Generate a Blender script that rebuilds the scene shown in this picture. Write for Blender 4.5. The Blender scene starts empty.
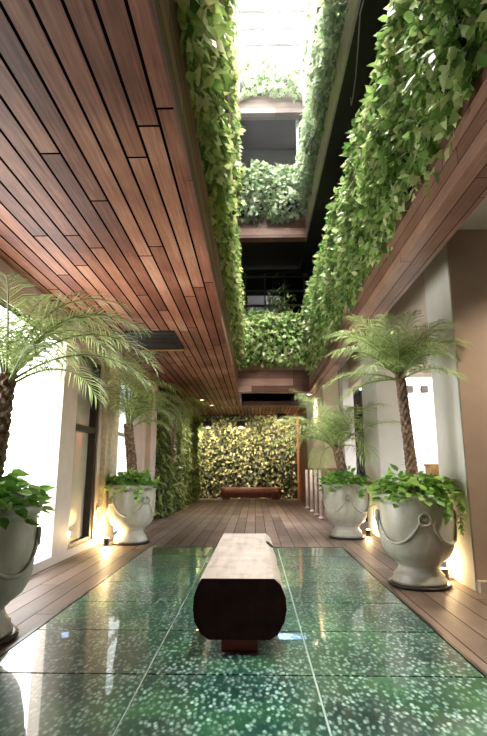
import bpy, bmesh, math, random
import numpy as np
from mathutils import Vector, Matrix
rnd = random.Random(7)
rng = np.random.default_rng(11)
S = bpy.context.scene
C = S.collection
PI = math.pi

# ------------------------------------------------------------------ nodes
def mat(name):
    m = bpy.data.materials.new(name); m.use_nodes = True
    nt = m.node_tree; nt.nodes.clear()
    out = nt.nodes.new('ShaderNodeOutputMaterial')
    return m, nt, out
def N(nt, t, **kw):
    n = nt.nodes.new(t)
    for k, v in kw.items():
        if k.startswith('i_'): n.inputs[k[2:].replace('_', ' ')].default_value = v
        else: setattr(n, k, v)
    return n
def L(nt, a, b): nt.links.new(a, b)
def ramp(nt, fac, stops, interp='LINEAR'):
    r = nt.nodes.new('ShaderNodeValToRGB'); r.color_ramp.interpolation = interp
    e = r.color_ramp.elements
    while len(e) < len(stops): e.new(0.5)
    for i, (p, c) in enumerate(stops):
        e[i].position = p; e[i].color = (c[0], c[1], c[2], 1)
    L(nt, fac, r.inputs[0]); return r.outputs[0]
def mth(nt, op, a, b=None, c=None):
    n = nt.nodes.new('ShaderNodeMath'); n.operation = op
    for i, v in enumerate((a, b, c)):
        if v is None: continue
        if isinstance(v, (int, float)): n.inputs[i].default_value = v
        else: L(nt, v, n.inputs[i])
    return n.outputs[0]
def mixc(nt, fac, a, b, mode='MIX'):
    n = nt.nodes.new('ShaderNodeMix'); n.data_type = 'RGBA'; n.blend_type = mode
    for idx, v in ((0, fac), (6, a), (7, b)):
        if isinstance(v, (int, float)): n.inputs[idx].default_value = v
        elif isinstance(v, tuple): n.inputs[idx].default_value = (*v, 1)
        else: L(nt, v, n.inputs[idx])
    return n.outputs[2]
def pbsdf(nt, out, **kw):
    p = nt.nodes.new('ShaderNodeBsdfPrincipled')
    for k, v in kw.items(): p.inputs[k].default_value = v
    L(nt, p.outputs[0], out.inputs[0]); return p

def plain(name, col, rough=.6, metal=0, var=.12, scale=6, coat=0, bump=0.0, spec=.5):
    m, nt, out = mat(name)
    p = pbsdf(nt, out, Roughness=rough, Metallic=metal)
    p.inputs['Coat Weight'].default_value = coat
    tc = N(nt, 'ShaderNodeTexCoord')
    n = N(nt, 'ShaderNodeTexNoise', i_Scale=scale, i_Detail=5.0)
    L(nt, tc.outputs['Object'], n.inputs['Vector'])
    d = tuple(c * (1 - var) for c in col); b = tuple(min(1, c * (1 + var)) for c in col)
    L(nt, ramp(nt, n.outputs[0], [(.3, d), (.7, b)]), p.inputs['Base Color'])
    p.inputs['Specular IOR Level'].default_value = spec
    if bump:
        bp = N(nt, 'ShaderNodeBump', i_Strength=bump, i_Distance=.02)
        L(nt, n.outputs[0], bp.inputs['Height']); L(nt, bp.outputs[0], p.inputs['Normal'])
    return m

def planks(name, u, v, width, length, stops, rough=.4, coat=0.0, gap=.004, spec=.5, bump=.5, mortar=.02, coat_rough=.15, pv=.5):
    """board cladding: boards run along axis u, board rows are counted along v ('xz' = x+z)"""
    m, nt, out = mat(name)
    p = pbsdf(nt, out, Roughness=rough)
    p.inputs['Coat Weight'].default_value = coat
    p.inputs['Coat Roughness'].default_value = coat_rough
    p.inputs['Specular IOR Level'].default_value = spec
    tc = N(nt, 'ShaderNodeTexCoord'); sp = N(nt, 'ShaderNodeSeparateXYZ')
    L(nt, tc.outputs['Object'], sp.inputs[0])
    ax = lambda s: sp.outputs['xyz'.index(s)] if len(s) == 1 else mth(nt, 'ADD', ax(s[0]), ax(s[1]))
    U, V = ax(u), ax(v)
    wr = N(nt, 'ShaderNodeTexWhiteNoise', noise_dimensions='1D'); L(nt, mth(nt, 'FLOOR', mth(nt, 'DIVIDE', V, width)), wr.inputs['W'])
    U = mth(nt, 'MULTIPLY_ADD', wr.outputs['Value'], length * 3.7, U)
    cb = N(nt, 'ShaderNodeCombineXYZ'); L(nt, U, cb.inputs[0]); L(nt, V, cb.inputs[1])
    br = N(nt, 'ShaderNodeTexBrick', offset=.0, offset_frequency=2, squash=1, i_Scale=1.0)
    br.inputs['Color1'].default_value = (0, 0, 0, 1); br.inputs['Color2'].default_value = (1, 1, 1, 1)
    br.inputs['Mortar'].default_value = (.5, .5, .5, 1)
    br.inputs['Mortar Size'].default_value = gap; br.inputs['Mortar Smooth'].default_value = .2
    br.inputs['Brick Width'].default_value = length; br.inputs['Row Height'].default_value = width
    L(nt, cb.outputs[0], br.inputs['Vector'])
    g = N(nt, 'ShaderNodeCombineXYZ'); L(nt, mth(nt, 'MULTIPLY', U, 1.3), g.inputs[0]); L(nt, mth(nt, 'MULTIPLY', V, 30), g.inputs[1])
    L(nt, mth(nt, 'MULTIPLY', br.outputs['Color'], 20), g.inputs[2])
    n = N(nt, 'ShaderNodeTexNoise', i_Scale=1.6, i_Detail=7.0, i_Roughness=.65); L(nt, g.outputs[0], n.inputs['Vector'])
    n2 = N(nt, 'ShaderNodeTexNoise', i_Scale=1.1, i_Detail=4.0); L(nt, tc.outputs['Object'], n2.inputs['Vector'])
    f = mth(nt, 'ADD', mth(nt, 'MULTIPLY_ADD', br.outputs['Color'], pv, .25 - pv / 2), mth(nt, 'MULTIPLY', n.outputs[0], .6))
    f = mth(nt, 'ADD', f, mth(nt, 'MULTIPLY', mth(nt, 'SUBTRACT', n2.outputs[0], .5), .75))
    col = ramp(nt, f, stops)
    col = mixc(nt, br.outputs['Fac'], col, (mortar, mortar * .7, mortar * .6))
    L(nt, mth(nt, 'MULTIPLY', mth(nt, 'SUBTRACT', 1, br.outputs['Fac']), spec), p.inputs['Specular IOR Level'])
    L(nt, col, p.inputs['Base Color'])
    h = mth(nt, 'SUBTRACT', mth(nt, 'MULTIPLY', n.outputs[0], .15), br.outputs['Fac'])
    bp = N(nt, 'ShaderNodeBump', i_Strength=bump, i_Distance=.006)
    L(nt, h, bp.inputs['Height']); L(nt, bp.outputs[0], p.inputs['Normal'])
    return m

def leafmat(name, stops, rough=.45, trans=.35):
    m, nt, out = mat(name)
    g = N(nt, 'ShaderNodeNewGeometry'); tc = N(nt, 'ShaderNodeTexCoord')
    n = N(nt, 'ShaderNodeTexNoise', i_Scale=1.4, i_Detail=3.0); L(nt, tc.outputs['Object'], n.inputs['Vector'])
    f = mth(nt, 'ADD', mth(nt, 'MULTIPLY', g.outputs['Random Per Island'], .62), mth(nt, 'MULTIPLY', n.outputs[0], .4))
    col = ramp(nt, f, stops)
    p = N(nt, 'ShaderNodeBsdfPrincipled', i_Roughness=rough)
    L(nt, col, p.inputs['Base Color'])
    t = N(nt, 'ShaderNodeBsdfTranslucent'); L(nt, mixc(nt, .4, col, (.5, .75, .1), 'MULTIPLY'), t.inputs[0])
    L(nt, col, t.inputs[0])
    mx = N(nt, 'ShaderNodeMixShader'); mx.inputs[0].default_value = trans
    L(nt, p.outputs[0], mx.inputs[1]); L(nt, t.outputs[0], mx.inputs[2]); L(nt, mx.outputs[0], out.inputs[0])
    return m

def emit(name, col, s):
    m, nt, out = mat(name)
    e = N(nt, 'ShaderNodeEmission'); e.inputs[0].default_value = (*col, 1); e.inputs[1].default_value = s
    L(nt, e.outputs[0], out.inputs[0]); return m

WOOD = [(.15, (.075, .028, .019)), (.42, (.19, .085, .06)), (.68, (.36, .195, .145)), (.95, (.53, .36, .29))]
M = {}
M['ceil_wood'] = planks('ceiling boards', 'y', 'x', .135, 2.6, [(.2, (.045, .010, .006)), (.42, (.155, .047, .027)), (.64, (.33, .135, .08)), (.9, (.58, .33, .22))], rough=.47, gap=.010, mortar=.004, spec=.34, pv=.3)
M['beam_wood'] = planks('beam boards', 'y', 'xz', .13, 3.1, WOOD, rough=.45, gap=.004)
M['cross_wood'] = planks('cross beam boards', 'x', 'yz', .2, 2.4, WOOD, rough=.5, gap=.004)
M['pale_cross'] = planks('pale cross boards', 'x', 'yz', .2, 2.4, [(.2, (.16, .115, .10)), (.6, (.30, .23, .20)), (.95, (.45, .37, .33))], rough=.6, gap=.004)  # paler, greyer boards for the top cross beam
M['deck'] = planks('deck boards', 'y', 'x', .19, 3.2, [(.15, (.055, .034, .024)), (.45, (.115, .077, .057)), (.7, (.185, .13, .10)), (.95, (.29, .22, .175))], rough=.52, gap=.004, spec=.35, mortar=.02, pv=.4)
M['red_wood'] = planks('red wood panel', 'z', 'xy', .16, 3.4, [(.2, (.20, .06, .03)), (.6, (.36, .13, .07)), (.95, (.5, .22, .12))], rough=.5)
M['porch_wood'] = planks('porch boards', 'x', 'yz', .14, 2.2, [(.2, (.16, .09, .045)), (.6, (.30, .18, .09)), (.95, (.42, .27, .15))], rough=.5)
M['plaster'] = plain('white plaster', (.72, .70, .65), .75, var=.06, scale=3, bump=.1)
M['beige'] = plain('beige plaster', (.60, .50, .42), .75, var=.08, scale=2.5)
M['cream'] = plain('cream panel', (.86, .75, .53), .6, var=.05)
M['brown'] = plain('brown stone wall', (.42, .31, .23), .6, var=.14, scale=1.6)
M['pink'] = plain('pinkish stone', (.66, .53, .46), .6, var=.12, scale=2)
M['frame'] = plain('pale frame paint', (.62, .53, .46), .5, var=.05)
M['dark_frame'] = plain('dark bronze metal', (.05, .042, .035), .4, .5)
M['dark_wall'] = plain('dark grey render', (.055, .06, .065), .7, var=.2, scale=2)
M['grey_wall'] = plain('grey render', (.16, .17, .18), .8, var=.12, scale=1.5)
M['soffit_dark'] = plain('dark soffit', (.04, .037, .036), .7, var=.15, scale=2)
M['white_paint'] = plain('white paint', (.8, .8, .78), .5, var=.03)
M['pale_strip'] = plain('pale weathered edge board', (.55, .50, .45), .6, var=.15, scale=4)
M['black'] = plain('black metal', (.02, .02, .02), .45, .3)
M['soil'] = plain('dark soil', (.035, .025, .018), .95, var=.4, scale=30)
M['skybeam'] = plain('grey skylight bar', (.13, .125, .12), .5)
M['stone_col'] = plain('rough yellow stone', (.80, .69, .50), .8, var=.2, scale=14, bump=.5)
M['white_plastic'] = plain('white plastic', (.75, .74, .7), .4)
M['cable'] = plain('dark cable', (.05, .045, .035), .6)
M['crate'] = plain('honey coloured wood', (.55, .33, .12), .55, var=.25, scale=12)

# urn: aged pale glaze with drips and stains
def urn_mat():
    m, nt, out = mat('aged pale stoneware')
    p = pbsdf(nt, out, Roughness=.38)
    p.inputs['Coat Weight'].default_value = .15
    tc = N(nt, 'ShaderNodeTexCoord')
    mp = N(nt, 'ShaderNodeMapping'); mp.inputs['Scale'].default_value = (7, 7, 1.6); L(nt, tc.outputs['Object'], mp.inputs[0])
    a = N(nt, 'ShaderNodeTexNoise', i_Scale=1.0, i_Detail=6.0, i_Roughness=.6); L(nt, mp.outputs[0], a.inputs['Vector'])
    b = N(nt, 'ShaderNodeTexNoise', i_Scale=16.0, i_Detail=4.0); L(nt, tc.outputs['Object'], b.inputs['Vector'])
    f = mth(nt, 'ADD', mth(nt, 'MULTIPLY', a.outputs[0], .75), mth(nt, 'MULTIPLY', b.outputs[0], .25))
    L(nt, ramp(nt, f, [(.25, (.25, .24, .17)), (.45, (.44, .43, .345)), (.62, (.55, .55, .465)), (.8, (.63, .625, .55))]), p.inputs['Base Color'])
    bp = N(nt, 'ShaderNodeBump', i_Strength=.25, i_Distance=.01); L(nt, f, bp.inputs['Height']); L(nt, bp.outputs[0], p.inputs['Normal'])
    return m
M['urn'] = urn_mat()

def cl(nt, *a):
    o = mth(nt, *a); o.node.use_clamp = True; return o
def glass_floor_mat():
    m, nt, out = mat('green glass floor')
    p = pbsdf(nt, out, Roughness=.28)
    p.inputs['Coat Weight'].default_value = 1.0; p.inputs['Coat Roughness'].default_value = .015; p.inputs['Coat IOR'].default_value = 2.0
    tc = N(nt, 'ShaderNodeTexCoord')
    wn = N(nt, 'ShaderNodeTexNoise', i_Scale=30.0, i_Detail=2.0); L(nt, tc.outputs['Object'], wn.inputs['Vector'])
    va = N(nt, 'ShaderNodeVectorMath', operation='MULTIPLY_ADD'); L(nt, wn.outputs['Color'], va.inputs[0]); va.inputs[1].default_value = (.016, .03, 0); L(nt, tc.outputs['Object'], va.inputs[2])
    mp = N(nt, 'ShaderNodeMapping'); mp.inputs['Scale'].default_value = (1, .55, 1); L(nt, va.outputs[0], mp.inputs[0])
    v = N(nt, 'ShaderNodeTexVoronoi', i_Scale=44.0, i_Randomness=1.0); L(nt, mp.outputs[0], v.inputs['Vector'])
    sep = N(nt, 'ShaderNodeSeparateColor'); L(nt, v.outputs['Color'], sep.inputs[0])
    big = N(nt, 'ShaderNodeTexNoise', i_Scale=1.5, i_Detail=3.0); L(nt, tc.outputs['Object'], big.inputs['Vector'])
    mid = N(nt, 'ShaderNodeTexNoise', i_Scale=5.0, i_Detail=4.0); L(nt, tc.outputs['Object'], mid.inputs['Vector'])
    dots = ramp(nt, v.outputs['Distance'], [(.16, (1, 1, 1)), (.56, (0, 0, 0))])
    dots = mth(nt, 'MULTIPLY', dots, mth(nt, 'MULTIPLY_ADD', sep.outputs[0], .6, .4))
    dots = mth(nt, 'MULTIPLY', dots, cl(nt, 'MULTIPLY_ADD', mid.outputs[0], 3.2, -.75))
    base = ramp(nt, big.outputs[0], [(.3, (.003, .028, .024)), (.5, (.008, .065, .045)), (.62, (.03, .15, .055)), (.78, (.012, .08, .06))])
    base = mixc(nt, mth(nt, 'MULTIPLY', mid.outputs[0], .5), base, (.003, .014, .013))
    col = mixc(nt, dots, base, (.40, .62, .53))
    L(nt, col, p.inputs['Base Color'])
    return m
M['glass_floor'] = glass_floor_mat()
M['glass_edge'] = plain('green glass edge', (.30, .38, .34), .3)

def bench_mat():
    m, nt, out = mat('old bench timber')
    p = pbsdf(nt, out, Roughness=.5)
    tc = N(nt, 'ShaderNodeTexCoord'); mp = N(nt, 'ShaderNodeMapping'); mp.inputs['Scale'].default_value = (12, 1.2, 12)
    L(nt, tc.outputs['Object'], mp.inputs[0])
    a = N(nt, 'ShaderNodeTexNoise', i_Scale=1.5, i_Detail=6.0); L(nt, mp.outputs[0], a.inputs['Vector'])
    b = N(nt, 'ShaderNodeTexNoise', i_Scale=4.5, i_Detail=6.0, i_Roughness=.65); L(nt, tc.outputs['Object'], b.inputs['Vector'])
    f = mth(nt, 'ADD', mth(nt, 'MULTIPLY', a.outputs[0], .5), mth(nt, 'MULTIPLY', b.outputs[0], .5))
    L(nt, ramp(nt, f, [(.32, (.21, .165, .13)), (.48, (.36, .31, .26)), (.68, (.47, .42, .365))]), p.inputs['Base Color'])  # pale stops carry skylight reflected off the top; stains are its own
    bp = N(nt, 'ShaderNodeBump', i_Strength=.35, i_Distance=.01); L(nt, f, bp.inputs['Height']); L(nt, bp.outputs[0], p.inputs['Normal'])
    return m
M['bench'] = bench_mat()
M['bench_end_shaded'] = plain('shaded sawn end grain', (.022, .006, .005), .6, var=.45, scale=9, spec=.15)  # end face painted near black, the shade of a backlit side
M['bench_red'] = plain('oiled red timber', (.15, .042, .02), .4, var=.3, scale=8)
M['bench_foot'] = plain('dark red bench foot', (.19, .022, .018), .4, var=.2)
M['knot'] = plain('dark knot hole', (.03, .02, .015), .9)

def trunk_mat():
    m, nt, out = mat('palm bark')
    p = pbsdf(nt, out, Roughness=.85)
    tc = N(nt, 'ShaderNodeTexCoord')
    a = N(nt, 'ShaderNodeTexNoise', i_Scale=22.0, i_Detail=5.0); L(nt, tc.outputs['Object'], a.inputs['Vector'])
    L(nt, ramp(nt, a.outputs[0], [(.3, (.09, .055, .035)), (.55, (.28, .18, .125)), (.75, (.48, .36, .26))]), p.inputs['Base Color'])
    return m
M['trunk'] = trunk_mat()
M['leaf_bright'] = leafmat('bright creeper leaves', [(.10, (.06, .16, .035)), (.30, (.19, .36, .085)), (.48, (.42, .60, .19)), (.68, (.70, .80, .38)), (.88, (.92, .90, .60))], rough=.33)
M['leaf_left'] = leafmat('yellow green creeper leaves', [(.10, (.06, .15, .03)), (.30, (.20, .34, .07)), (.48, (.44, .58, .16)), (.68, (.72, .77, .33)), (.88, (.92, .86, .55))], rough=.33)
M['leaf_hazed'] = leafmat('haze-paled creeper leaves', [(.12, (.17, .25, .13)), (.4, (.36, .50, .27)), (.65, (.62, .73, .47)), (.9, (.86, .90, .72))])  # haze and skylight paleness of the upper storeys put into leaf colour
M['leaf_wall'] = leafmat('living wall leaves', [(.15, (.012, .02, .004)), (.42, (.05, .06, .018)), (.64, (.20, .20, .08)), (.85, (.46, .42, .22))], trans=.15)
M['leaf_fern'] = leafmat('fern wall leaves', [(.12, (.035, .07, .015)), (.4, (.11, .17, .04)), (.65, (.24, .32, .09)), (.9, (.45, .48, .2))])
M['leaf_pot'] = leafmat('potted leaves', [(.12, (.07, .20, .03)), (.4, (.18, .42, .07)), (.65, (.36, .62, .13)), (.9, (.62, .78, .3))])
M['palm'] = leafmat('palm leaflets', [(.12, (.18, .27, .08)), (.4, (.37, .49, .17)), (.65, (.57, .68, .30)), (.9, (.80, .84, .52))], trans=.5)
M['rachis'] = plain('palm frond stalk', (.28, .36, .13), .5)
M['window_white'] = emit('daylit frosted glass', (1, .985, .96), 4.3)
M['door_white'] = emit('daylit frosted door glass', (.95, 1, .98), 1.1)
M['skylight'] = emit('daylit skylight glass', (1, .965, .95), 55.0)
M['lamp_glow'] = emit('warm lamp glow', (1, .72, .36), 12)
M['post_white'] = plain('white lacquered post', (.88, .83, .79), .4)  # plain white paint, no emission
def glassy(name, tint, rough=.03):
    m, nt, out = mat(name)
    p = pbsdf(nt, out, Roughness=rough)
    p.inputs['Base Color'].default_value = (*tint, 1); p.inputs['Coat Weight'].default_value = 1; p.inputs['Coat Roughness'].default_value = .02
    p.inputs['Coat IOR'].default_value = 1.7
    return m
M['door_glass'] = glassy('glass with painted room reflection', (.56, .53, .45))  # beige base colour stands in for the reflected room
M['dark_glass'] = glassy('dark window glass', (.015, .02, .024))
def brick_mat():
    m, nt, out = mat('terracotta brick')
    p = pbsdf(nt, out, Roughness=.7)
    tc = N(nt, 'ShaderNodeTexCoord'); sp = N(nt, 'ShaderNodeSeparateXYZ'); L(nt, tc.outputs['Object'], sp.inputs[0])
    cb = N(nt, 'ShaderNodeCombineXYZ'); L(nt, mth(nt, 'ADD', sp.outputs[0], sp.outputs[1]), cb.inputs[0]); L(nt, sp.outputs[2], cb.inputs[1])
    br = N(nt, 'ShaderNodeTexBrick', i_Scale=1.0)
    br.inputs['Brick Width'].default_value = .24; br.inputs['Row Height'].default_value = .08; br.inputs['Mortar Size'].default_value = .008
    br.inputs['Color1'].default_value = (.34, .17, .14, 1); br.inputs['Color2'].default_value = (.5, .3, .26, 1); br.inputs['Mortar'].default_value = (.4, .3, .27, 1)
    L(nt, cb.outputs[0], br.inputs['Vector']); L(nt, br.outputs['Color'], p.inputs['Base Color'])
    return m
M['brick'] = brick_mat()

# ------------------------------------------------------------------ mesh helpers
class MB:
    def __init__(s): s.bm = bmesh.new()
    def box(s, x0, x1, y0, y1, z0, z1, bev=0):
        r = bmesh.ops.create_cube(s.bm, size=1)
        for v in r['verts']:
            v.co = Vector(((x0 + x1) / 2 + v.co.x * (x1 - x0), (y0 + y1) / 2 + v.co.y * (y1 - y0), (z0 + z1) / 2 + v.co.z * (z1 - z0)))
        if bev:
            es = list({e for v in r['verts'] for e in v.link_edges})
            bmesh.ops.bevel(s.bm, geom=es, offset=bev, segments=2, affect='EDGES', profile=.6)
        return s
    def lathe(s, prof, seg=40, cx=0, cy=0, cap=True):
        rings = []
        for r, z in prof:
            rings.append([s.bm.verts.new((cx + r * math.cos(2 * PI * k / seg), cy + r * math.sin(2 * PI * k / seg), z)) for k in range(seg)])
        for a, b in zip(rings, rings[1:]):
            for k in range(seg):
                s.bm.faces.new((a[k], a[(k + 1) % seg], b[(k + 1) % seg], b[k])).smooth = True
        if cap:
            s.bm.faces.new(rings[0][::-1]); s.bm.faces.new(rings[-1])
        return s
    def tube(s, pts, rad, seg=8, cap=True):
        pts = [Vector(p) for p in pts]; rings = []
        if not isinstance(rad, (list, tuple)): rad = [rad] * len(pts)
        up = Vector((.13, .31, .94))
        for i, p in enumerate(pts):
            t = (pts[min(i + 1, len(pts) - 1)] - pts[max(i - 1, 0)]).normalized()
            a = t.cross(up)
            if a.length < .05: a = t.cross(Vector((1, 0, 0)))
            a.normalize(); b = t.cross(a)
            rings.append([s.bm.verts.new(p + (a * math.cos(2 * PI * k / seg) + b * math.sin(2 * PI * k / seg)) * rad[i]) for k in range(seg)])
        for a, b in zip(rings, rings[1:]):
            for k in range(seg):
                s.bm.faces.new((a[k], a[(k + 1) % seg], b[(k + 1) % seg], b[k])).smooth = True
        if cap:
            s.bm.faces.new(rings[0][::-1]); s.bm.faces.new(rings[-1])
        return s
    def build(s, name, m, parent=None):
        bmesh.ops.recalc_face_normals(s.bm, faces=s.bm.faces)
        me = bpy.data.meshes.new(name); s.bm.to_mesh(me); s.bm.free()
        me.materials.append(m)
        o = bpy.data.objects.new(name, me); C.objects.link(o)
        if parent: o.parent = parent
        return o
def tag(o, label, cat, group=None):
    o['label'] = label; o['category'] = cat
    if group: o['group'] = group
    return o
def thing(name, label, cat, loc=(0, 0, 0), rz=0, group=None):
    o = bpy.data.objects.new(name, None); C.objects.link(o)
    o.empty_display_size = .1
    o.location = loc; o.rotation_euler = (0, 0, rz)
    return tag(o, label, cat, group)
def struct(o): o['kind'] = 'structure'; return o
def sbox(name, m, *b, bev=0): return struct(MB().box(*b, bev=bev).build(name, m))
def boxes(name, m, lst, parent=None):
    k = MB()
    for b in lst: k.box(*b)
    o = k.build(name, m, parent)
    return o if parent else struct(o)
def copy_tree(o, parent=None):
    c = o.copy(); C.objects.link(c)
    if parent: c.parent = parent
    for ch in list(o.children): copy_tree(ch, c)
    return c

LEAF = np.array([(0, 0, 0), (-.27, .22, .04), (.27, .22, .04), (0, .28, -.02), (-.29, .55, .03), (.29, .55, .03), (0, .62, -.03), (0, 1, -.12)])
LF4 = [(0, 2, 3), (0, 3, 1), (2, 5, 6), (2, 6, 3), (1, 3, 6), (1, 6, 4), (5, 7, 6), (4, 6, 7)]
def unit(a): return a / np.maximum(np.linalg.norm(a, axis=1, keepdims=True), 1e-9)
def leaves(name, P, D, Nn, size, m, width=1.0, parent=None):
    D = unit(D); X = unit(np.cross(D, Nn)); Z = np.cross(X, D)
    n = len(P); T = LEAF.copy(); T[:, 0] *= width
    V = P[:, None, :] + size[:, None, None] * (T[None, :, 0, None] * X[:, None, :] + T[None, :, 1, None] * D[:, None, :] + T[None, :, 2, None] * Z[:, None, :])
    F = (np.array(LF4)[None] + (np.arange(n) * 8)[:, None, None]).reshape(-1, 3)
    V = V.reshape(-1, 3)
    me = bpy.data.meshes.new(name)
    me.vertices.add(len(V)); me.vertices.foreach_set('co', V.ravel())
    me.loops.add(F.size); me.loops.foreach_set('vertex_index', F.ravel().astype(np.int32))
    me.polygons.add(len(F)); me.polygons.foreach_set('loop_start', np.arange(0, F.size, 3, dtype=np.int32))
    me.polygons.foreach_set('loop_total', np.full(len(F), 3, dtype=np.int32))
    me.polygons.foreach_set('use_smooth', np.ones(len(F), dtype=bool))
    me.update(calc_edges=True); me.validate()
    me.materials.append(m)
    o = bpy.data.objects.new(name, me); C.objects.link(o)
    if parent: o.parent = parent
    return o
def wob(a, b, k=1.0, ph=0):
    return (np.sin(a * 3.1 * k + ph) * np.cos(b * 2.3 * k + 1.3 + ph) + .6 * np.sin(a * 7.3 * k + b * 5.1 * k + 2 * ph) + .4 * np.sin(a * 13.1 * k - b * 11 * k + ph)) / 2

def mass(name, prof, a0, a1, n, size, m, along='y', amp=.10, down=.7, mirror=1, thick=.22, ph=0, edge=.16):
    """leaf mass over a profile [(outward, z)] swept along y (or x).  outward is the world x (or y) value."""
    pr = np.array(prof, float)
    seg = np.linalg.norm(np.diff(pr, axis=0), axis=1); cum = np.concatenate([[0], np.cumsum(seg)])
    t = rng.random(n) * cum[-1]; a = a0 + rng.random(n) * (a1 - a0)
    # ragged lower and upper edge
    t = t + edge * wob(a, 0 * a + ph, 1.3, ph) * np.where(t < cum[-1] * .5, 1, .6) * (np.abs(t / cum[-1] - .5) * 2) ** 2
    o = np.interp(t, cum, pr[:, 0]); z = np.interp(t, cum, pr[:, 1])
    z = z + np.where(t < 0, t, 0) + np.where(t > cum[-1], t - cum[-1], 0)
    o2 = np.interp(t + .05, cum, pr[:, 0]); z2 = np.interp(t + .05, cum, pr[:, 1])
    o1 = np.interp(t - .05, cum, pr[:, 0]); z1 = np.interp(t - .05, cum, pr[:, 1])
    tx, tz = o2 - o1, z2 - z1
    nx, nz = -tz * mirror, tx * mirror
    l = np.maximum(np.hypot(nx, nz), 1e-6); nx, nz = nx / l, nz / l
    disp = amp * wob(a, t, 1.2, ph) - thick * rng.random(n) ** 1.6
    o = o + nx * disp; z = z + nz * disp
    r = rng.normal(size=(n, 3))
    if along == 'y':
        P = np.stack([o, a, z], 1); Nv = np.stack([nx, 0 * nx, nz], 1)
    else:
        P = np.stack([a, o, z], 1); Nv = np.stack([0 * nx, nx, nz], 1)
    D = Nv * .55 + np.array([0, 0, -down]) + r * .55
    NN = Nv + np.array([0, 0, .55]) + rng.normal(size=(n, 3)) * .45
    return leaves(name, P, D, NN, size[0] + rng.random(n) * (size[1] - size[0]), m)

# ------------------------------------------------------------------ setting: levels and planes
ZC = 3.05                     # soffit level of the first floor
XL, XR = -2.4, 2.02           # corridor walls
AL, AR = -.42, 1.40           # atrium edges
YN, YF = 0.6, 12.6           # atrium near / far; near end cut short to darken the soffit

# floor: timber deck around the glass
GX0, GX1, GY0, GY1 = -1.53, 1.24, -.02, 7.47
boxes('floor', M['deck'], [(-3.2, GX0, -3.6, 20, -.2, 0), (GX1, 6.5, -3.6, 20, -.2, 0), (GX0, GX1, GY1, 20, -.2, 0), (GX0, GX1, -3.6, GY0, -.2, 0)])
g = MB(); colw = (GX1 - GX0) / 3; roww = (GY1 - GY0) / 10
for i in range(3):
    for j in range(10):
        g.box(GX0 + i * colw + .006, GX0 + (i + 1) * colw - .006, GY0 + j * roww + .006, GY0 + (j + 1) * roww - .006, -.03, .001, bev=.003)
struct(g.build('glass_floor', M['glass_floor']))
sbox('trim_1', M['glass_edge'], GX0, GX1, GY0, GY1, -.15, -.012)
boxes('trim_2', M['dark_frame'], [(GX0 - .025, GX0, GY0, GY1, -.01, .004), (GX1, GX1 + .025, GY0, GY1, -.01, .004), (GX0 - .025, GX1 + .025, GY1, GY1 + .025, -.01, .004)])

# ceiling: timber soffit on the left, and the far section
sbox('ceiling', M['ceil_wood'], XL - .1, AL - .02, -3.6, 15.7, ZC, ZC + .3)
sbox('ceiling_light_block', M['ceil_wood'], AL - .02, 1.69, -3.6, YN, ZC, ZC + .3)  # unseen slab added over the near atrium to keep the soffit dark
sbox('ceiling.001', M['ceil_wood'], XL - .1, 2.6, 15.7, 19.8, 3.22, 3.5)
sbox('beam', M['beam_wood'], AL - .02, AL, YN, 15.7, ZC - .005, 3.62)
sbox('beam.001', M['cross_wood'], AL, 1.62, 15.7, 15.9, ZC, 3.6)
# right timber beam over the colonnade
sbox('beam.002', M['beam_wood'], AR, 1.69, YN, 15.7, ZC - .01, 3.5, bev=.006)
# far cross beam
sbox('beam.003', M['cross_wood'], AL, AR, YF, YF + .3, ZC, 3.82)
# right plaster ceiling
sbox('ceiling.002', M['plaster'], 1.69, 6.5, -3.6, 9.2, 3.58, 3.8)
sbox('ceiling.003', M['plaster'], 1.69, 2.6, 9.2, 15.7, 3.58, 3.8)

# walls left
WZ0, WZ1, WY1 = .1, 2.68, 6.02
boxes('wall_left', M['pink'], [
    (XL - .3, XL, -3.6, 3.0, 0, ZC), (XL - .3, XL, 3.0, 9.85, WZ1, ZC), (XL - .3, XL, 9.85, 11.5, 0, ZC),
    (XL - .3, XL, 3.0, 8.4, 0, .03), (XL - .3, XL, 11.5, 20, 0, 3.4)])
w = MB(); w.box(XL - .12, XL - .10, 3.0, WY1, WZ0, WZ1)
pane = w.build('window_1', M['window_white']); struct(pane)
boxes('trim_3', M['frame'], [(XL - .2, XL + .035, 3.0, 8.2, 0, WZ0), (XL - .2, XL + .03, WY1, 6.52, WZ0, WZ1), (XL - .2, XL + .03, 7.5, 7.66, WZ0, WZ1), (XL - .15, XL + .012, 3.0, 7.66, WZ1, WZ1 + .07)])
d = boxes('window_2', M['door_glass'], [(XL - .12, XL - .09, 6.52, 7.5, WZ0, WZ1)])
boxes('trim_4', M['dark_frame'], [(XL - .10, XL + .01, 6.52, 6.56, WZ0, WZ1), (XL - .10, XL + .01, 7.40, 7.5, WZ0, WZ1), (XL - .10, XL + .005, 6.56, 7.40, 1.62, 1.70), (XL - .10, XL + .005, 6.56, 7.40, WZ0, WZ0 + .05)])
sbox('column', M['stone_col'], XL - .2, XL + .10, 7.68, 8.35, 0, ZC)
sbox('door_1', M['door_white'], XL - .12, XL - .06, 8.35, 9.85, .03, WZ1)
boxes('trim_5', M['frame'], [(XL - .07, XL + .01, 8.37, 8.42, .03, WZ1), (XL - .07, XL + .01, 9.78, 9.85, .03, WZ1), (XL - .07, XL + .005, 8.42, 9.78, 1.68, 1.74)])
sbox('column.001', M['pink'], XL - .2, XL + .12, 10.9, 11.5, 0, ZC)

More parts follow.
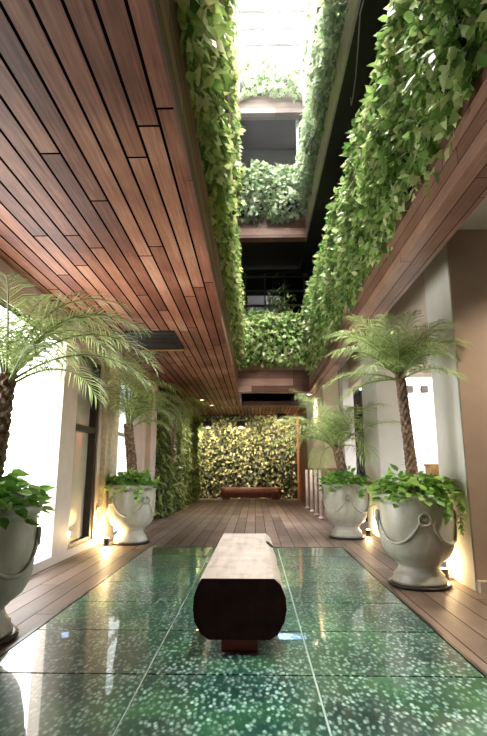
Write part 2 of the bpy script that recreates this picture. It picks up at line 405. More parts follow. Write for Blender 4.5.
# walls right
sbox('wall_right', M['brown'], 2.03, 6.5, 4.89, 5.15, .1, 3.58)
sbox('baseboard_right', M['beige'], 2.03, 6.5, 4.82, 5.15, 0, .1)
sbox('column.002', M['plaster'], XR, 2.42, 4.90, 5.6, 0, 3.58)
sbox('column.003', M['plaster'], XR, 2.42, 8.2, 9.3, 0, 3.58, bev=.012)
sbox('column.004', M['plaster'], 1.96, 2.2, 11.0, 11.35, 0, 3.58, bev=.012)
boxes('wall_right.001', M['beige'], [(2.1, 2.36, 5.6, 11.0, 2.86, 3.58)])
# dark shop window between the second and third column
sbox('window_3', M['dark_glass'], 2.2, 2.45, 11.2, 11.24, .06, 2.86)
sbox('wall_right.009', M['brown'], 1.96, 2.45, 11.5, 11.6, 0, 3.58)
boxes('trim_6', M['dark_frame'], [(2.2, 2.45, 11.16, 11.26, 0, .06), (2.2, 2.45, 11.16, 11.26, 2.1, 2.16), (2.2, 2.45, 11.16, 11.26, 1.0, 1.05), (2.31, 2.34, 11.16, 11.26, .06, 2.86)])
# far right projecting wall: panel, brick base, red timber
XF = 1.6
sbox('wall_right.002', M['cream'], XF, 1.96, 11.5, 15.3, 1.12, 3.3)
sbox('wall_right.003', M['brick'], XF - .03, 1.96, 11.47, 15.3, 0, 1.12)
sbox('wall_right.004', M['red_wood'], XF + .02, 2.4, 15.3, 19.6, 0, 3.3)
sbox('wall_right.005', M['plaster'], 6.4, 6.5, -3.6, 4.9, 0, 3.6)
# the bright court beyond the colonnade
sbox('wall_right.006', M['plaster'], 2.45, 7.5, 11.0, 11.3, 0, 4.2)
sbox('ceiling.004', M['porch_wood'], 2.36, 6.5, 5.15, 9.2, 2.78, 2.9)
vb = MB()
for k in range(9): vb.box(3.05 + k * .33, 3.2 + k * .33, 10.97, 11.02, 2.78, 2.92)
struct(vb.build('trim_7', M['dark_frame']))
# back and front
sbox('wall_back', M['dark_wall'], -2.8, 2.6, 19.6, 19.9, 0, 3.5)
boxes('wall_front', M['brown'], [(-2.8, 6.6, -3.7, -3.5, 0, 3.6)])  # unseen end wall behind the camera, put in to control the light

# upper storeys -------------------------------------------------
def storey(z, h, back, pale, uw, zt):
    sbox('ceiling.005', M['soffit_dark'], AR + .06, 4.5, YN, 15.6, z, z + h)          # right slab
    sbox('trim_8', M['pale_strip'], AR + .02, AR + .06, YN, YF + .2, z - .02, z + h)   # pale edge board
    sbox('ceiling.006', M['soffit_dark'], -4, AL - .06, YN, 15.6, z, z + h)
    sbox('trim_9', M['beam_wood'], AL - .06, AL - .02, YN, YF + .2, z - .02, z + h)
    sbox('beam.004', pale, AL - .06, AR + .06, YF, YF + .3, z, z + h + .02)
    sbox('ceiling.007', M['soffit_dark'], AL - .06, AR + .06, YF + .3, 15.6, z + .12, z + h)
storey(7.32, .58, M['grey_wall'], M['cross_wood'], 0, 0)
storey(11.22, .56, M['grey_wall'], M['pale_cross'], 0, 0)
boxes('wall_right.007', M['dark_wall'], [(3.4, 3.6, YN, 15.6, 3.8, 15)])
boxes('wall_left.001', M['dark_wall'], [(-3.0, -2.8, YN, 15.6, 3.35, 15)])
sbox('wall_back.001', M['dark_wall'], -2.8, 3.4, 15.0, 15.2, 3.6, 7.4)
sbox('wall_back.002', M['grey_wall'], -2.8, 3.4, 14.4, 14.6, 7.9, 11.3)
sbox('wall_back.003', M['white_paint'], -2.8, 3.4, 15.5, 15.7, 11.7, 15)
boxes('wall_light_block', M['grey_wall'], [(-3, 3.6, YN - .2, YN, 3.35, 15)])  # unseen wall closing the atrium early, cutting light near the camera
# first floor back window grid
boxes('window_4', M['dark_glass'], [(-.6, 1.7, 14.93, 15.0, 4.0, 7.2)])
boxes('trim_10', M['grey_wall'], [(-.6, 1.7, 14.86, 14.93, 4.2 + k * .48, 4.25 + k * .48) for k in range(7)] + [(-.3 + k * .62, -.26 + k * .62, 14.86, 14.93, 4.0, 7.2) for k in range(4)])
sbox('trim_11', M['white_paint'], 1.26, 1.34, YF + .35, YF + .43, 7.9, 11.25)
# parapets behind the planters
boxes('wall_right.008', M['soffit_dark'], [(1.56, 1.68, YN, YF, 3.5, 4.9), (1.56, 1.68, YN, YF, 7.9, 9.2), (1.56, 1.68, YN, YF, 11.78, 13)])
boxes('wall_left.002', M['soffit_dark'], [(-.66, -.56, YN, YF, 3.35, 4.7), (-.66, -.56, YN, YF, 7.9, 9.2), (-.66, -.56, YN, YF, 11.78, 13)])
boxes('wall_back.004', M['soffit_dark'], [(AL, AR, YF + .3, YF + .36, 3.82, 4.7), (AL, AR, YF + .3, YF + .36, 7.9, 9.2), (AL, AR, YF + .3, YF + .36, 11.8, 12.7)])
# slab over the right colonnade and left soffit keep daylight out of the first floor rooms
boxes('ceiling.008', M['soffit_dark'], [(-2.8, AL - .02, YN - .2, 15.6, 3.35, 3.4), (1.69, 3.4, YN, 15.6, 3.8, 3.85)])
# roof light
sbox('window_5', M['skylight'], -2.8, 3.4, YN - .2, 15.5, 15.1, 15.15)
boxes('trim_12', M['skybeam'], [(-2.8, 3.4, y, y + .17, 14.9, 15.1) for y in np.arange(.9, 15.4, .62)])

# ------------------------------------------------------------------ ceiling grille, downlights, spots
gr = thing('ceiling_grille', 'dark rectangular air grille recessed in the left timber ceiling', 'vent', (-1.5, 7.35, ZC))
boxes('frame', M['black'], [(-.36, .34, -.52, -.47, -.03, -.001), (-.36, .34, .47, .52, -.03, -.001), (-.36, -.31, -.47, .47, -.03, -.001), (.29, .34, -.47, .47, -.03, -.001)], gr)
boxes('slats', M['dark_frame'], [(-.31, .29, -.46 + k * .08, -.42 + k * .08, -.022, -.002) for k in range(12)], gr)
boxes('lit_edge_strip', M['crate'], [(-.36, .34, .525, .57, -.045, -.001)], gr)  # lighter wood strip painted in as the lit far edge
for x, y, lab in [(-1.52, 14.1, 'nearer of two round downlights in the far timber ceiling'), (-1.33, 15.3, 'farther of two round downlights in the far timber ceiling')]:
    t = thing('downlight', lab, 'ceiling light', (x, y, ZC), 0)
    MB().lathe([(.05, -.002), (.09, -.002), (.09, -.012), (.06, -.014), (.05, -.002)], 20, cap=False).build('trim_ring', M['white_paint'], t)
    MB().lathe([(.05, -.003), (.05, -.006)], 20).build('lens', M['lamp_glow'], t)
    l = bpy.data.lights.new('downlight_bulb', 'SPOT'); l.energy = 95; l.color = (1, .85, .62); l.spot_size = 2.4; l.spot_blend = .9; l.shadow_soft_size = .06
    lo = bpy.data.objects.new('downlight_bulb', l); C.objects.link(lo); lo.location = (0, 0, -.08); lo.parent = t
for x, z, lab in [(-1.75, 2.72, 'leftmost black box spotlight above the back living wall'), (-.51, 2.72, 'middle black box spotlight above the back living wall'), (.98, 3.0, 'rightmost black box spotlight high on the back living wall')]:
    t = thing('box_spotlight', lab, 'spotlight', (x, 18.4, z))
    boxes('housing', M['black'], [(-.15, .15, -.13, -.1, -.12, .12), (-.15, .15, .1, .13, -.12, .12), (-.15, -.12, -.1, .1, -.12, .12), (.12, .15, -.1, .1, -.12, .12), (-.12, .12, -.1, .1, .09, .12)], t)
    boxes('lens', M['lamp_glow'], [(-.1, .1, -.08, .08, .05, .06)], t)
    boxes('hanger', M['black'], [(-.015, .015, -.015, .015, .12, 3.22 - z)], t)
    l = bpy.data.lights.new('wall_wash', 'SPOT'); l.energy = 190; l.color = (1, .86, .62); l.spot_size = 2.75; l.spot_blend = .7; l.shadow_soft_size = .1
    lo = bpy.data.objects.new('wall_wash', l); C.objects.link(lo); lo.location = (x, 18.25, z - .17)
    lo.rotation_euler = (math.radians(68), 0, 0)

# ------------------------------------------------------------------ benches
def make_bench(label, group=None):
    t = thing('log_bench', label, 'bench', (0, 0, 0))
    Ln = 2.2
    sec = [(-.235, .435), (.215, .435), (.255, .40), (.285, .33), (.29, .26), (.275, .19), (.235, .12), (.185, .088), (-.185, .088), (-.235, .12), (-.275, .19), (-.285, .26), (-.28, .33), (-.255, .40)]
    bm = bmesh.new(); rings = []
    for k in range(15):
        y = Ln * k / 14; r = []
        for q, (x, z) in enumerate(sec):
            a = .006 * math.sin(k * 1.7 + q * 2.1) if 0 < k < 14 else 0
            f = 1 - .02 * k / 14
            if k in (10, 11, 12) and q in (1, 2, 3): a -= .03
            r.append(bm.verts.new((x * f + a, y, z + (a * .3 if q > 1 else a * .15))))
        rings.append(r)
    for a, b in zip(rings, rings[1:]):
        for q in range(len(sec)):
            f = bm.faces.new((a[q], a[(q + 1) % len(sec)], b[(q + 1) % len(sec)], b[q])); f.smooth = q != 0
    bm.faces.new(rings[0]); bm.faces.new(rings[-1][::-1])
    k = MB(); k.bm = bm; beam = k.build('seat_beam', M['bench'], t)
    for yy, sgn in ((-.004, 1), (Ln + .004, -1)):
        e = bmesh.new(); vs = [e.verts.new((x * (1 if sgn > 0 else .98), yy, z)) for x, z in sec]
        e.faces.new(vs); r = bmesh.ops.extrude_face_region(e, geom=e.faces[:])
        bmesh.ops.translate(e, verts=[v for v in r['geom'] if isinstance(v, bmesh.types.BMVert)], vec=(0, sgn * .01, 0))
        k = MB(); k.bm = e; o = k.build('end_grain', M['bench_end_shaded'], t); o['label'] = 'sawn log end painted dark as shade'
    kb = MB(); kb.lathe([(.005, -.012), (.035, -.012), (.045, .0), (.03, .006), (.005, .006)], 12); kn = kb.build('knot_hole', M['knot'], t); kn.location = (.235, 1.55, .42); kn.rotation_euler = (0, .7, 0)
    for y in (.06, Ln - .34):
        MB().box(-.115, .115, y, y + .28, .001, .10, bev=.006).build('foot', M['bench_foot'], t)
    return t
bench = make_bench('thick log bench with skylight-pale top standing on the green glass floor')
bench.location = (-.1, 3.26, 0)
b2 = copy_tree(bench); b2['label'] = 'reddish log bench against the far living wall'
b2.location = (.95, 18.75, 0); b2.rotation_euler = (0, 0, PI / 2)
for o in b2.children:
    if o.name.startswith(('seat_beam', 'foot')):
        o.data = o.data.copy(); o.data.materials[0] = M['bench_red']

# ------------------------------------------------------------------ urns
URN = [(.245, 0), (.255, .012), (.255, .03), (.235, .05), (.238, .075), (.22, .095), (.198, .12), (.19, .15), (.2, .17), (.215, .178), (.215, .188), (.24, .205), (.295, .25), (.333, .32), (.35, .40), (.356, .52), (.357, .62), (.355, .72), (.356, .755), (.368, .765), (.378, .785), (.38, .81), (.374, .83), (.36, .835), (.345, .82), (.34, .78)]
def rad_at(z):
    zs = [p[1] for p in URN[:19]]; rs = [p[0] for p in URN[:19]]
    return float(np.interp(z, zs, rs))
def make_urn(label):
    t = thing('garden_urn', label, 'urn', (0, 0, 0), 0, 'large pale urns along the corridor')
    MB().lathe([(r, z + .03) for r, z in URN], 56, cap=False).build('body', M['urn'], t)
    MB().lathe([(.01, .0), (.27, 0), (.29, .012), (.292, .03), (.26, .03), (.01, .03)], 40).build('base_plate', M['dark_frame'], t)['label'] = 'dark round base plate'
    MB().lathe([(.34, .76), (.2, .79), (.01, .8)], 30, cap=False).build('soil', M['soil'], t)
    n = 4
    for k in range(n):
        a0 = 2 * PI * k / n; pts = []
        for i in range(23):
            u = i / 22; a = a0 + u * 2 * PI / n
            z =   .67 - .28 * (1 - abs(2 * u - 1) ** 2.2) + .03
            r = rad_at(z - .03) + .008
            pts.append((r * math.cos(a), r * math.sin(a), z))
        MB().tube(pts, [.009 + .006 * math.sin(PI * i / 22) for i in range(23)], 8).build('garland', M['urn'], t)
        r = rad_at(.6) + .004; ring = MB()
        pts = [(r + .012, .055 * math.cos(q * PI / 10), .64 + .055 * math.sin(q * PI / 10)) for q in range(21)]
        ring.tube(pts, .012, 6); ring.lathe([(.001, 0), (.03, 0), (.02, .012), (.001, .016)], 14)
        for v in ring.bm.verts[-56:]:
            x, y, z = v.co; v.co = (r + z, x, .64 + y)
        m_ = ring.build('medallion', M['urn'], t); m_.rotation_euler = (0, 0, a0)
    return t
urn = make_urn('pale urn foreground right, beside the white column with lamp')
urn.location = (1.59, 5.15, 0); urn.rotation_euler = (0, 0, math.radians(-94))
for lab, loc, rz in [('pale urn deeper in, on the right, with a round medallion facing front', (1.5, 8.5, 0), -95),
                     ('pale urn nearest the camera at the left, cut by the photo edge', (-1.875, 3.5, 0), 20),
                     ('greyish urn on the left beside the yellow lit stone column', (-1.9, 7.85, 0), -40)]:
    c = copy_tree(urn); c['label'] = lab; c.location = loc; c.rotation_euler = (0, 0, math.radians(rz))

def pot_plant(label, cx, cy, n, size, seed, trail=0):
    r = np.random.default_rng(seed)
    a = r.random(n) * 2 * PI; q = np.sqrt(r.random(n)); rr = q * .385
    z = .875 + .10 * (1 - q ** 2) + .05 * r.normal(size=n) - np.where(q > .85, .05 * r.random(n), 0)
    P = np.stack([cx + rr * np.cos(a), cy + rr * np.sin(a), z], 1)
    out = np.stack([np.cos(a), np.sin(a), 0 * a], 1)
    D = out * (.3 + q)[:, None] + np.array([0, 0, .25]) + r.normal(size=(n, 3)) * .45 - np.array([0, 0, .5]) * q[:, None] ** 2
    NN = np.array([0, 0, 1.]) + out * .5 + r.normal(size=(n, 3)) * .3
    t = thing('potted_creeper', label, 'plant', (cx, cy, .82))
    o = leaves('foliage', P, D, NN, size * (.7 + .6 * r.random(n)), M['leaf_pot'], 1.15, None); o.parent = t; o.matrix_parent_inverse = Matrix.Translation((-cx, -cy, -.82))
    for k in range(trail):
        aa = [-1.15, -.55, 2.9, -2.7][k]; ln = [.2, .34, .22, .25][k]
        pts = []
        for i in range(14):
            s = i / 13
            rr2 = .36 + .06 * min(1, s * 4)
            pts.append((rr2 * math.cos(aa + .06 * math.sin(s * 6)), rr2 * math.sin(aa + .06 * math.sin(s * 6)), .04 + .02 * (1 - s) - ln * s ** 1.2))
        v = MB().tube(pts, .003, 5).build('trailing_stem', M['rachis'], t)
        pp = np.array(pts)[3:]; pp = np.repeat(pp, 2, 0)
        nn = len(pp); o_ = np.stack([np.cos(aa) * np.ones(nn), np.sin(aa) * np.ones(nn), 0 * np.ones(nn)], 1)
        leaves('trailing_leaves', pp, o_ * .4 + np.array([0, 0, -.6]) + r.normal(size=(nn, 3)) * .5, o_ + r.normal(size=(nn, 3)) * .3, .05 + .04 * r.random(nn), M['leaf_pot'], 1.1, v)
pot_plant('leafy green creeper filling the urn by the lamp-lit white column', 1.59, 5.15, 380, .10, 1, 2)
pot_plant('leafy green creeper in the urn deeper on the right', 1.5, 8.5, 380, .10, 2, 1)
pot_plant('leafy green creeper in the urn at the left photo edge', -1.875, 3.5, 420, .115, 3, 0)
pot_plant('leafy green creeper in the urn by the yellow stone column', -1.9, 7.85, 360, .10, 4, 1)

# ------------------------------------------------------------------ palms
def frond(parent, base, az, e0, Ln, droop, pairs=36, llen=.30, seed=0, twist=0):
    r = random.Random(seed); ns = 16
    pts = [Vector(base)]; tg = []
    h = Vector((math.cos(az), math.sin(az), 0)); az2 = az
    for i in range(ns):
        s = i / (ns - 1); e = e0 - droop * s ** 1.35
        az2 = az + twist * s; h = Vector((math.cos(az2), math.sin(az2), 0))
        t = h * math.cos(e) + Vector((0, 0, math.sin(e))); tg.append(t)
        pts.append(pts[-1] + t * Ln / ns)
    tg.append(tg[-1])
    fr = MB().tube(pts, [.011 * (1 - .8 * i / ns) for i in range(ns + 1)], 5).build('frond', M['rachis'], parent)
    V, F = [], []
    for k in range(pairs):
        s = .16 + .84 * (k / (pairs - 1)); f = s * ns; i = min(int(f), ns - 1)
        p = pts[i].lerp(pts[i + 1], f - i); t = tg[i].lerp(tg[i + 1], f - i).normalized()
        side0 = t.cross(Vector((0, 0, 1)))
        if side0.length < .1: side0 = Vector((-math.sin(az), math.cos(az), 0))
        side0.normalize(); upv = side0.cross(t)
        ll = llen * (math.sin(PI * min(1, (.12 + .80 * s))) ** .7 + .12) * (.9 + .2 * r.random())
        for sg in (1, -1):
            a = math.radians(68 - 38 * s + r.uniform(-7, 7))
            d = t * math.cos(a) + side0 * sg * math.sin(a) + upv * (.22 + r.uniform(-.12, .15))
            d.normalize(); w = .0062 * (1 - .35 * s); wv = (t * math.sin(a) - side0 * sg * math.cos(a)).normalized() * w
            m1 = p + d * ll * .45 + Vector((0, 0, -.03 * ll)); d2 = (d + Vector((0, 0, -.55))).normalized(); m2 = m1 + d2 * ll * .33
            d3 = (d2 + Vector((0, 0, -.5))).normalized(); tip = m2 + d3 * ll * .26
            b = len(V); V += [p - wv * .5, p + wv * .5, m1 - wv, m1 + wv, m2 - wv * .8, m2 + wv * .8, tip]
            F += [(b, b + 1, b + 3, b + 2), (b + 2, b + 3, b + 5, b + 4), (b + 4, b + 5, b + 6)]
    me = bpy.data.meshes.new('leaflets'); me.from_pydata(V, [], F); me.materials.append(M['palm'])
    o = bpy.data.objects.new('leaflets', me); C.objects.link(o); o.parent = fr
    return fr
def palm(label, base, crown, r0, spec, seed, llen=.28):
    """base/crown world points; spec = list of (azimuth deg, start elevation deg, length, droop deg)"""
    t = thing('date_palm', label, 'palm', base)
    B = Vector(crown) - Vector(base); r = random.Random(seed)
    bm = bmesh.new(); seg, nr = 14, max(14, int(B.length / .022)); rings = []
    for i in range(nr + 1):
        s = i / nr; c = B * s + Vector((.02 * math.sin(s * 3), .02 * math.sin(s * 2.2), 0)) * (1 - s)
        rr = r0 * (1.1 - .2 * s + .2 * max(0, s - .8))
        rings.append([bm.verts.new(c + Vector((math.cos(2 * PI * k / seg), math.sin(2 * PI * k / seg), 0)) * rr * (1 + (.16 if (k + i // 2) % 2 else -.12) + r.uniform(-.05, .05))) for k in range(seg)])
    for a, b in zip(rings, rings[1:]):
        for k in range(seg): bm.faces.new((a[k], a[(k + 1) % seg], b[(k + 1) % seg], b[k]))
    bm.faces.new(rings[0][::-1]); bm.faces.new(rings[-1])
    k = MB(); k.bm = bm; k.build('trunk', M['trunk'], t)
    for q, (az, el, ln, dr) in enumerate(spec):
        a = math.radians(az); off = Vector((math.cos(a), math.sin(a), 0)) * r0 * .5
        frond(t, B + off + Vector((0, 0, -.02 - .03 * (q % 3))), a, math.radians(el), ln, math.radians(dr), seed=seed * 100 + q, llen=llen, twist=r.uniform(-.3, .3))
    return t
def fan(n, els, lens, drs, seed, skip=None, start=0):
    r = random.Random(seed); out = []
    for k in range(n):
        az = start + k * 137.5 + r.uniform(-12, 12)
        if skip and skip(az % 360): continue
        s = (k + .5) / n
        out.append((az, els[0] + (els[1] - els[0]) * s + r.uniform(-6, 6), lens[0] + (lens[1] - lens[0]) * r.random(), drs[0] + (drs[1] - drs[0]) * r.random()))
    return out
palm('tall slim date palm in the foreground right urn by the white column', (1.59, 5.15, .8), (1.53, 5.15, 2.10), .05,
     [(180, 58, 0.88, 70), (200, 38, 0.88, 60), (165, 20, 0.75, 50), (150, 50, 0.79, 60), (235, 66, 0.84, 65), (190, 78, 0.84, 60), (255, 50, 0.84, 70), (272, 74, 0.79, 65), (290, 42, 0.79, 65), (305, 66, 0.79, 75), (325, 58, 0.75, 80), (318, 76, 0.70, 75), (308, 42, 0.55, 70), (10, 82, 0.53, 70), (100, 74, 0.70, 60), (135, 68, 0.79, 65), (222, 18, 0.75, 50), (178, 0, 0.66, 45), (195, 60, 0.92, 80), (70, 66, 0.62, 60), (310, 20, 0.66, 60)], 31, .25)
palm('short date palm in the right urn farther down the corridor', (1.5, 8.5, .8), (1.38, 8.5, 1.5), .075,
     fan(28, (86, 14), (1.0, 1.3), (45, 95), 5, skip=lambda a: a < 35 or a > 330), 51, .34)
palm('date palm in the left edge urn, in front of the bright white window', (-1.875, 3.5, .8), (-1.8, 3.5, 1.78), .065,
     [(75, 74, 1.1, 90), (15, 68, 1.2, 95), (-20, 62, 1.2, 100), (40, 54, 1.3, 100), (100, 72, 1.2, 85), (140, 78, .8, 70), (-70, 66, 1.0, 80), (-110, 74, .9, 80), (60, 36, 1.0, 80), (5, 80, 1.1, 100), (85, 55, 1.25, 85), (-45, 40, .9, 90), (55, 70, 1.35, 105), (112, 55, .9, 80), (80, 84, 1.1, 60), (68, 60, 1.4, 100), (30, 40, 1.1, 85)], 71, .27)
palm('date palm in the urn by the yellow stone column', (-1.9, 7.85, .8), (-2.0, 7.8, 1.8), .07,
     [(-60, 76, 1.7, 90), (-30, 76, 1.35, 115), (0, 76, 1.0, 125), (20, 78, 1.1, 125), (-88, 78, 1.8, 85), (-98, 72, 1.7, 90), (-75, 58, 1.4, 95), (45, 66, 1.0, 125), (80, 64, 1.0, 110), (-10, 56, .8, 120), (-45, 66, 1.2, 115), (-82, 66, 1.6, 100), (60, 80, 1.1, 110), (-70, 84, 1.5, 95), (10, 40, .7, 105), (-85, 45, 1.2, 95), (-68, 70, 1.5, 105)], 91, .34)
palm('tall thin date palm against the far left living wall', (-2.22, 12.7, 0), (-1.95, 12.0, 2.72), .06,
     fan(24, (30, -10), (.7, 1.0), (45, 90), 9, skip=lambda a: 105 < a < 255), 111, .28)

# ------------------------------------------------------------------ creepers over the planters
def planter_plant(label, *a, **k): return tag(mass('trailing_creeper', *a, **k), label, 'plant')
# first storey
planter_plant('lush bright green creeper hanging over the near right timber beam',
     [(1.42, 3.40), (1.30, 3.50), (1.22, 3.8), (1.20, 4.3), (1.23, 4.9), (1.30, 5.2), (1.48, 5.35)], .3, 12.2, 21000, (.075, .135), M['leaf_bright'], mirror=1, ph=.4, amp=.09)
planter_plant('yellow green creeper trailing along the edge of the left timber soffit',
     [(-.44, 3.56), (-.36, 3.58), (-.30, 3.75), (-.29, 4.2), (-.32, 4.8), (-.40, 5.1), (-.54, 5.2)], .3, 12.2, 13500, (.08, .135), M['leaf_left'], mirror=-1, ph=1.7, amp=.06)
planter_plant('white-edged creeper spilling over the lowest far cross beam',
     [(12.58, 3.72), (12.36, 3.85), (12.28, 4.3), (12.32, 4.8), (12.45, 5.1), (12.7, 5.2)], AL + .14, AR - .16, 1700, (.10, .16), M['leaf_bright'], along='x', mirror=1, ph=.9, amp=.08)
# second storey
planter_plant('haze-paled green creeper along the second storey edge on the right',
     [(1.46, 7.85), (1.28, 7.95), (1.2, 8.4), (1.22, 9.1), (1.35, 9.5), (1.5, 9.6)], 2.5, 12.2, 6500, (.11, .18), M['leaf_hazed'], mirror=1, ph=2.4)
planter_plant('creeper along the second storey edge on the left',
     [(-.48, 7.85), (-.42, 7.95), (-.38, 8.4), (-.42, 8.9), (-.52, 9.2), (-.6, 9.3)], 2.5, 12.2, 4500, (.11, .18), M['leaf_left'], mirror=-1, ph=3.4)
planter_plant('haze-paled creeper spilling over the middle far cross beam',
     [(12.58, 7.82), (12.36, 7.95), (12.25, 8.5), (12.3, 9.1), (12.4, 9.4), (12.7, 9.5)], AL + .12, AR - .2, 1300, (.12, .2), M['leaf_hazed'], along='x', mirror=1, ph=4.1)
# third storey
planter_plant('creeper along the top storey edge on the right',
     [(1.48, 11.8), (1.42, 11.9), (1.38, 12.3), (1.4, 12.8), (1.5, 13.1)], 6, 12.2, 3000, (.12, .2), M['leaf_hazed'], mirror=1, ph=5.2)
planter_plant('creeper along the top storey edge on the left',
     [(-.5, 11.8), (-.46, 11.9), (-.42, 12.3), (-.46, 12.8), (-.6, 13)], 6, 12.2, 2500, (.12, .2), M['leaf_hazed'], mirror=-1, ph=6.1)
planter_plant('haze-paled creeper spilling over the topmost far cross beam',
     [(12.58, 11.75), (12.38, 11.85), (12.3, 12.3), (12.35, 12.8), (12.5, 13.1), (12.7, 13.15)], AL + .08, AR - .05, 900, (.13, .22), M['leaf_hazed'], along='x', mirror=1, ph=7.3)
# shrub standing on the first storey behind the low far creeper
n = 260; pp = np.array([.75, 13.4, 5.35]) + rng.normal(size=(n, 3)) * np.array([.22, .2, .38])
sh = leaves('shrub', pp, rng.normal(size=(n, 3)) + np.array([0, 0, .5]), rng.normal(size=(n, 3)) + np.array([0, 0, 1.]), .12 + .1 * rng.random(n), M['leaf_fern'], .6)
tag(sh, 'dim shrub standing behind the lowest far cross beam creeper', 'shrub')

# ------------------------------------------------------------------ living walls
n = 3600
P = np.stack([-2.3 + rng.random(n) * 3.88, 19.52 - .14 * rng.random(n), .05 + rng.random(n) * 3.15], 1)
P[:, 1] -= .08 * (wob(P[:, 0] * 2, P[:, 2] * 2) + .5)
D = np.array([0, -.5, -.6]) + rng.normal(size=(n, 3)) * .55; NN = np.array([0, -1., .5]) + rng.normal(size=(n, 3)) * .45
tag(leaves('living_wall', P, D, NN, .10 + .07 * rng.random(n), M['leaf_wall'], 1.05), 'yellow lit living wall of leaves across the end of the corridor', 'living wall')
n = 9000
y = 11.55 + rng.random(n) * 7.7; z = .05 + rng.random(n) * 3.0
P = np.stack([XL + .06 + .2 * rng.random(n) + .14 * (np.sin(y * 4.2) * .5 + .5) * (.6 + .4 * np.sin(z * 3 + y)), y, z], 1)
D = np.array([.45, -.1, -.8]) + rng.normal(size=(n, 3)) * .45; NN = np.array([1., -.2, .4]) + rng.normal(size=(n, 3)) * .4
tag(leaves('living_wall', P, D, NN, .12 + .12 * rng.random(n), M['leaf_fern'], .55), 'shaggy green living wall along the far left side of the corridor', 'living wall')

# ------------------------------------------------------------------ uplights, posts, cable, crate
def uplight(label, x, y, wx, en):
    t = thing('uplight', label, 'lamp', (x, y, 0))
    MB().lathe([(.01, 0), (.045, 0), (.045, .008), (.04, .012), (.04, .085), (.046, .09), (.046, .10), (.036, .10), (.034, .09)], 20, cap=False).build('housing', M['black'], t)
    MB().lathe([(.001, .098), (.034, .098), (.03, .106), (.001, .112)], 16).build('lens', M['lamp_glow'], t)
    sx = 1 if wx > x else -1; dx = wx - x
    MB().tube([(sx * .04, 0, .03), (sx * .06, .0, .06), (dx - sx * .012, .02, .12), (dx - sx * .008, .03, .3), (dx - sx * .008, .02, .49)], .004, 6).build('cord', M['cable'], t)
    bx = sorted((dx - sx * .001, dx - sx * .02)); MB().box(bx[0], bx[1], -.05, .09, .48, .54, bev=.004).build('socket', M['white_plastic'], t)
    l = bpy.data.lights.new('uplight_bulb', 'POINT'); l.energy = en; l.color = (1, .70, .36); l.shadow_soft_size = .03
    lo = bpy.data.objects.new('uplight_bulb', l); C.objects.link(lo); lo.location = (0, 0, .16); lo.parent = t
uplight('small uplight with cord at the foot of the near white column', 1.93, 5.42, XR, 9)
uplight('small uplight behind the farther right urn', 1.9, 8.75, XR, 8)
uplight('small uplight at the foot of the yellow stone column', -2.2, 7.62, XL + .03, 20)
for k, (y, lab) in enumerate([(12.2, 'white slender post nearest along the brick wall'), (13.0, 'second white slender post from the corridor end'), (15.0, 'white slender post farthest along the brick wall'), (13.9, 'white slender post between the others by the brick wall')]):
    pass
PY = [11.75, 12.6, 13.6, 14.8]
PLAB = ['white slender post on the brick base, nearest of four', 'white slender post on the brick base, second nearest of four', 'white slender post on the brick base, third nearest of four', 'white slender post on the brick base, farthest of four']
for y, lab in zip(PY, PLAB):
    t = thing('slender_post', lab, 'post', (1.5, y, 0), 0, 'slender white posts along the brick wall')
    MB().lathe([(.035, .04), (.035, 1.08)], 14).build('shaft', M['post_white'], t)
    MB().lathe([(.06, 0), (.06, .03), (.035, .045)], 14).build('base', M['post_white'], t)
tag(MB().tube([(1.5, 5.5, 7.31), (1.44, 5.6, 7.1), (1.46, 5.9, 6.85), (1.5, 6.3, 6.72), (1.56, 6.8, 6.8), (1.62, 7.2, 7.0), (1.66, 7.4, 7.31)], .008, 6).build('hanging_cable', M['pale_strip']), 'loose grey cable looping under the dark second storey soffit', 'cable')
t = thing('wooden_box', 'honey coloured wooden box on a plinth in the bright opening behind the near right urn', 'box', (2.68, 7.5, 0))
MB().box(-.16, .16, -.16, .16, .0, .9, bev=.01).build('plinth', M['plaster'], t)
MB().box(-.13, .13, -.13, .13, .9, 1.14, bev=.008).build('body', M['crate'], t)
MB().box(-.145, .145, -.145, .145, 1.14, 1.17, bev=.006).build('lid', M['crate'], t)

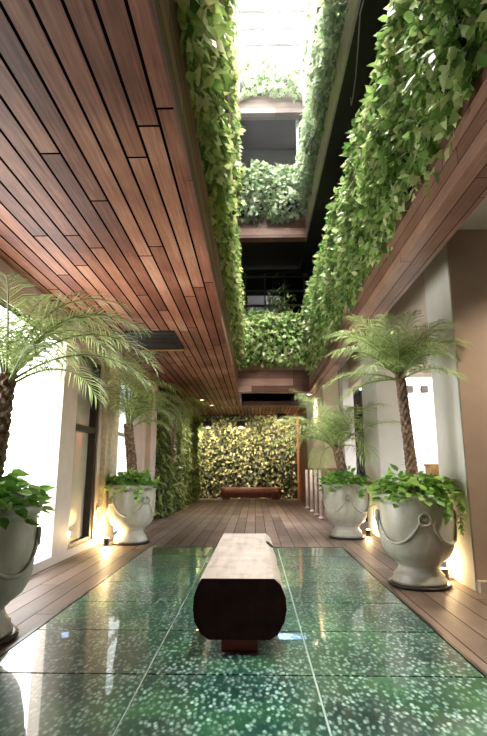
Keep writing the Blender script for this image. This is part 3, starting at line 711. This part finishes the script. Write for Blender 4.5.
# ------------------------------------------------------------------ light
W = bpy.data.worlds.new('World'); S.world = W; W.use_nodes = True
nt = W.node_tree; bg = nt.nodes['Background']
sky = nt.nodes.new('ShaderNodeTexSky'); sky.sky_type = 'NISHITA'; sky.sun_disc = False; sky.sun_elevation = math.radians(50); sky.sun_rotation = math.radians(120)
nt.links.new(sky.outputs[0], bg.inputs[0]); bg.inputs[1].default_value = .9
s = bpy.data.lights.new('sun', 'SUN'); s.energy = 14; s.angle = .02; s.color = (1, .95, .86)
so = bpy.data.objects.new('sun', s); C.objects.link(so); so.rotation_euler = Vector((-.55, .75, -1.0)).to_track_quat('-Z', 'Y').to_euler()

for x, y, z, e, lab, ss in [(1.44, 13.0, 3.038, 85, 'added unseen downlight under the right timber beam above the slender posts', 2.6), (3.1, 3.9, 3.57, 260, 'round downlight in the white ceiling beside the brown stone wall', 2.2)]:  # beam downlight is added, unseen, to brighten the cream panel and posts
    t = thing('downlight', lab, 'ceiling light', (x, y, z), 0)
    MB().lathe([(.05, -.002), (.09, -.002), (.09, -.012), (.06, -.014), (.05, -.002)], 20, cap=False).build('trim_ring', M['white_paint'], t)
    MB().lathe([(.05, -.003), (.05, -.006)], 20).build('lens', M['lamp_glow'], t)
    l = bpy.data.lights.new('downlight_bulb', 'SPOT'); l.energy = e; l.color = (1, .85, .66); l.spot_size = ss; l.spot_blend = .9; l.shadow_soft_size = .06
    lo = bpy.data.objects.new('downlight_bulb', l); C.objects.link(lo); lo.location = (0, 0, -.08); lo.parent = t
# haze under the roof light
m, nt, out = mat('haze')
v = N(nt, 'ShaderNodeVolumeScatter'); v.inputs['Density'].default_value = .008; v.inputs['Anisotropy'].default_value = .2
L(nt, v.outputs[0], out.inputs['Volume'])
hz = MB().box(AL + .02, AR - .02, 5, 12.5, 7.0, 14.85).build('haze', m); hz['kind'] = 'stuff'; tag(hz, 'pale daylight haze filling the upper atrium', 'haze')

# ------------------------------------------------------------------ camera
cam = bpy.data.cameras.new('camera'); co = bpy.data.objects.new('camera', cam); C.objects.link(co)
cam.sensor_fit = 'VERTICAL'; cam.sensor_height = 36; cam.sensor_width = 36; cam.lens = 495 / 736 * 36
co.location = (0, 0, 1.1)
co.rotation_euler = (PI / 2 + math.atan(101 / 495), 0, math.atan(11.5 * math.cos(math.atan(101 / 495)) / 495))
cam.clip_end = 200; cam.clip_start = .02
S.camera = co
S.view_settings.view_transform = 'Standard'; S.view_settings.look = 'None'; S.view_settings.exposure = .72; S.view_settings.gamma = 1
S.view_settings.use_curve_mapping = False
